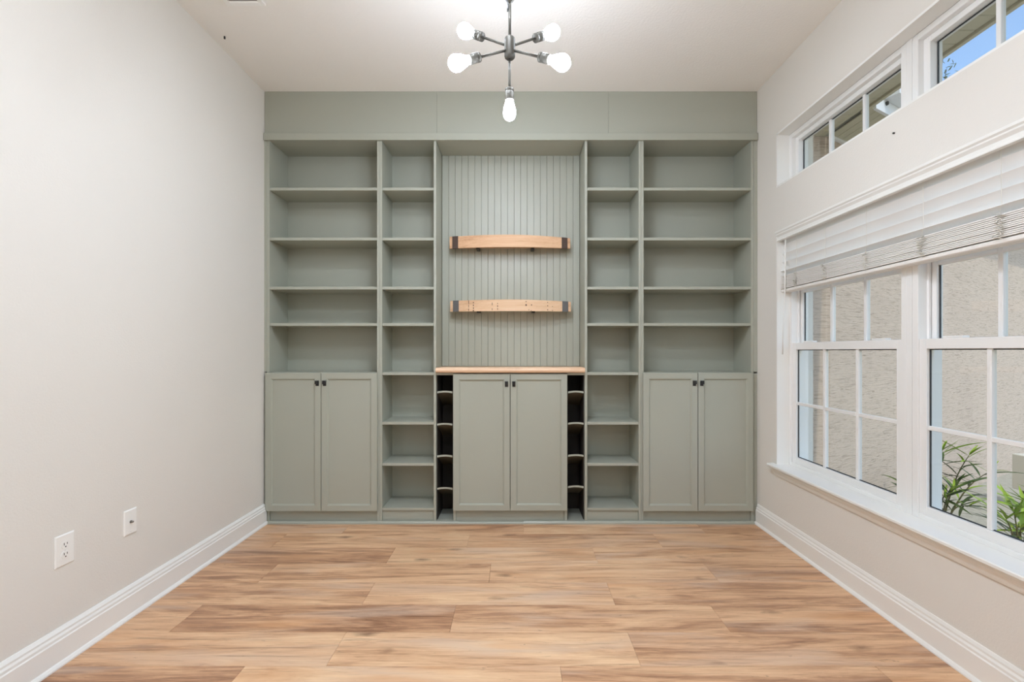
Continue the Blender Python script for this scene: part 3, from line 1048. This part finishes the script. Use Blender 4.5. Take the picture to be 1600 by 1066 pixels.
# wing eave
we = thing('wing_eave', (3.5, 3.8, ZSO), 'white fascia and grooved soffit of the angled house wing', 'eave')
def edge_y(x, off):
    """y on the line parallel to the wing wall, shifted by off, at a given x"""
    q = C0 + PW * off
    return q.y + (x - q.x) * DW.y / DW.x
x = 2.366
while x < 6.2:
    x2 = x + .0655
    a = [(x + .001, edge_y(x, .36)), (x2 - .001, edge_y(x2, .36)), (x2 - .001, max(edge_y(x2, 0) , 3.49)), (x + .001, max(edge_y(x, 0), 3.49))]
    MB().poly_z(a, ZSO - .004, ZSO + .004).build('soffit_strip', M_SOFFIT, we)
    x += .0672
MB().poly_z([(2.366, edge_y(2.366, .35)), (6.2, edge_y(6.2, .35)), (6.2, edge_y(6.2, 0)), (2.38, 3.49), (2.366, 3.48)], ZSO + .004, ZSO + .010).build('backing', M_SLOT, we)
MB().poly_z([wpt(.0, .001), wpt(5, .001), wpt(5, .022), wpt(-.03, .022)], ZSO - .024, ZSO - .004).build('cove_trim', M_FASCIA, we)
MB().poly_z([wpt(-.19, .36), wpt(5, .36), wpt(5, .38), wpt(-.2, .38)], ZSO - .012, ZSO + .105).build('fascia_board', M_FASCIA, we)
MB().poly_z([wpt(-.10, .382), wpt(5, .382), wpt(5, .47), wpt(-.10, .47)], ZSO + .075, ZSO + .19).build('gutter', M_FASCIA, we)
q = wpt(-.06, .381)
MB().lathe((q[0], q[1], ZSO + .055), (q[0] + PW.x * .03, q[1] + PW.y * .03, ZSO + .055), [(0, 0), (0, .014), (.012, .012), (.012, 0)], 12).build('gutter_outlet', M_BLACK, we)

# roof slab over the house and the wing (keeps the eaves dark from above)
MB().poly_z([(XL - .3, YF - .5), (2.36, YF - .5), (2.36, 3.12), (2.36, 5.5), (XL - .3, 5.5)], ZC + .201, ZC + .26).build('roof_deck', M_SOFFIT)
tag(bpy.data.objects['roof_deck'], 'flat roof deck above the room', kind=S)
MB().poly_z([(2.361, edge_y(2.361, .36)), wpt(7.5, .36), wpt(7.5, -3), (2.361, 6)], ZSO + .19, ZSO + .24).build('roof_wing', M_SOFFIT)
tag(bpy.data.objects['roof_wing'], 'roof deck of the angled house wing', kind=S)

# utility box on a post
ub = thing('utility_box', (4.62, 4.2, -.22), 'pale utility box on a post beside the stucco wall, far right', 'utility box')
B(4.598, 4.80, 4.16, 4.28, -.05, .272, .006).build('box', M_BOX, ub)
B(4.600, 4.798, 4.152, 4.16, -.03, .25, .002).build('lid', M_BOX, ub)
B(4.66, 4.74, 4.19, 4.25, -.22, -.05, .002).build('post', M_SLOT, ub)

# shrubs: each leaf its own piece, shared meshes
def leaf_mesh(name, ln, wd, fold, droop, mat):
    v, f = [], []
    n = 7
    for i in range(n + 1):
        u = i / n
        ww = wd * (math.sin(math.pi * (u ** .75)) ** .8 if 0 < u < 1 else 0.02)
        x = ln * u
        z = -droop * ln * u * u
        v += [(x, -ww, z + fold * ww), (x, 0, z), (x, ww, z + fold * ww)]
    for i in range(n):
        a, b = i * 3, i * 3 + 3
        f += [[a, b, b + 1, a + 1], [a + 1, b + 1, b + 2, a + 2]]
    me = bpy.data.meshes.new(name)
    me.from_pydata(v, [], f)
    for p_ in me.polygons:
        p_.use_smooth = True
    me.materials.append(mat)
    return me

LM = [leaf_mesh('leaf_a', .25, .012, .35, .22, M_LEAF), leaf_mesh('leaf_b', .18, .010, .35, .1, M_LEAF),
      leaf_mesh('leaf_c', .25, .010, .3, .4, M_LEAFD), leaf_mesh('leaf_d', .17, .012, .3, .15, M_LEAFD)]


def add_leaf(par, me, p, d, roll=0.0, sc=1.0):
    o = bpy.data.objects.new('leaf', me)
    COL.objects.link(o)
    d = Vector(d).normalized()
    q = d.to_track_quat('X', 'Z') @ Matrix.Rotation(roll, 3, 'X').to_quaternion()
    o.parent = par
    o.location = Vector(p) - ORIGIN[par.name]
    o.rotation_mode = 'QUATERNION'
    o.rotation_quaternion = q
    o.scale = (sc, sc, sc)


def shrub(name, label, base, stems, seed, sunlit_above):
    rg = random.Random(seed)
    t_ = thing(name, base, label, 'shrub')
    for tip, nleaf in stems:
        b = Vector(base)
        tp_ = Vector(tip)
        pts = []
        for k in range(9):
            u = k / 8
            q = b.lerp(tp_, u) + Vector((0, 0, .10 * math.sin(math.pi * u)))
            pts.append(q)
        MB().tube(pts, [.008 - .0007 * k for k in range(9)], 6).build('stem', M_STEM, t_)
        for k in range(nleaf):
            u = .35 + .65 * (k + .5) / nleaf
            i = min(7, int(u * 8))
            q = pts[i].lerp(pts[i + 1], u * 8 - i)
            ax = (pts[i + 1] - pts[i]).normalized()
            a = rg.uniform(0, 2 * math.pi)
            d = ax * rg.uniform(.25, .9) + Vector((math.cos(a), math.sin(a) * .8, rg.uniform(-.25, .45)))
            hi = q.z > sunlit_above
            me = rg.choice(LM[:2]) if hi or rg.random() < .25 else rg.choice(LM[2:])  # sun and shade put into leaf colour: bright above, mostly dark below
            add_leaf(t_, me, q, d, rg.uniform(-.6, .6), rg.uniform(.7, 1.15))
        for k in range(3):
            a = k * 2.1 + rg.uniform(0, 1)
            add_leaf(t_, LM[1], pts[-1], (math.cos(a) * .8, math.sin(a) * .6, .5), 0, rg.uniform(.7, 1))
    return t_

def at(px, py, Y):
    return ((px - 807) * Y / F_PX, Y, 1.22 + (549 - py) * Y / F_PX)
bx_, by_, _ = at(1466, 800, 3.5)
shrub('leafy_shrub', 'green long-leaved shrub behind the lower left pane of the near window', (bx_, by_, -.22),
      [(at(1514, 712, 3.4), 15), (at(1472, 704, 3.5), 15), (at(1545, 738, 3.45), 14), (at(1490, 765, 3.35), 14), (at(1410, 757, 3.55), 8), (at(1512, 792, 3.4), 12), (at(1476, 775, 3.4), 12)], 3, .40)
bx_, by_, _ = at(1596, 860, 2.7)
shrub('leafy_shrub', 'low spiky green shrub at the right edge of the near window', (bx_, by_, -.22),
      [(at(1584, 800, 2.7), 14), (at(1608, 786, 2.7), 14), (at(1572, 812, 2.7), 12), (at(1628, 775, 2.65), 12), (at(1594, 826, 2.6), 13)], 11, .18)

# distant tree whose top shows in the sky
tr_ = thing('garden_tree', (13.0, 14.2, -.22), 'distant tree with thin leafy twigs against the blue sky', 'tree')
MB().tube([(13.0, 14.2, -.22), (12.9, 14.1, 3), (13.0, 14.2, 6.0), (12.98, 14.2, 9.0)], [.2, .17, .12, .04], 8).build('trunk', M_BARK, tr_)
rg = random.Random(5)
tw = MB()
lf = MB()
for k in range(46):
    z0 = rg.uniform(6.6, 9.0)
    a = rg.uniform(0, 6.28)
    ln = rg.uniform(.5, 1.5)
    p0 = Vector((13.0, 14.2, z0))
    p1 = p0 + Vector((math.cos(a) * ln, math.sin(a) * ln, rg.uniform(.2, 1.35)))
    pm = p0.lerp(p1, .5) + Vector((0, 0, .1))
    tw.tube([p0, pm, p1], [.022, .012, .004], 5)
    for j in range(26):
        q = p0.lerp(p1, rg.uniform(.35, 1.05)) + Vector((rg.gauss(0, .15), rg.gauss(0, .15), rg.gauss(0, .12)))
        a1 = Vector((rg.gauss(0, 1), rg.gauss(0, 1), rg.gauss(0, 1))).normalized() * .095
        a2 = a1.orthogonal().normalized() * .045
        lf.pyd([q - a1, q + a2, q + a1, q - a2], [[0, 1, 2, 3]])
tw.build('twigs', M_BARK, tr_)
tag(lf.build('foliage', M_LEAFD, tr_), kind='stuff')
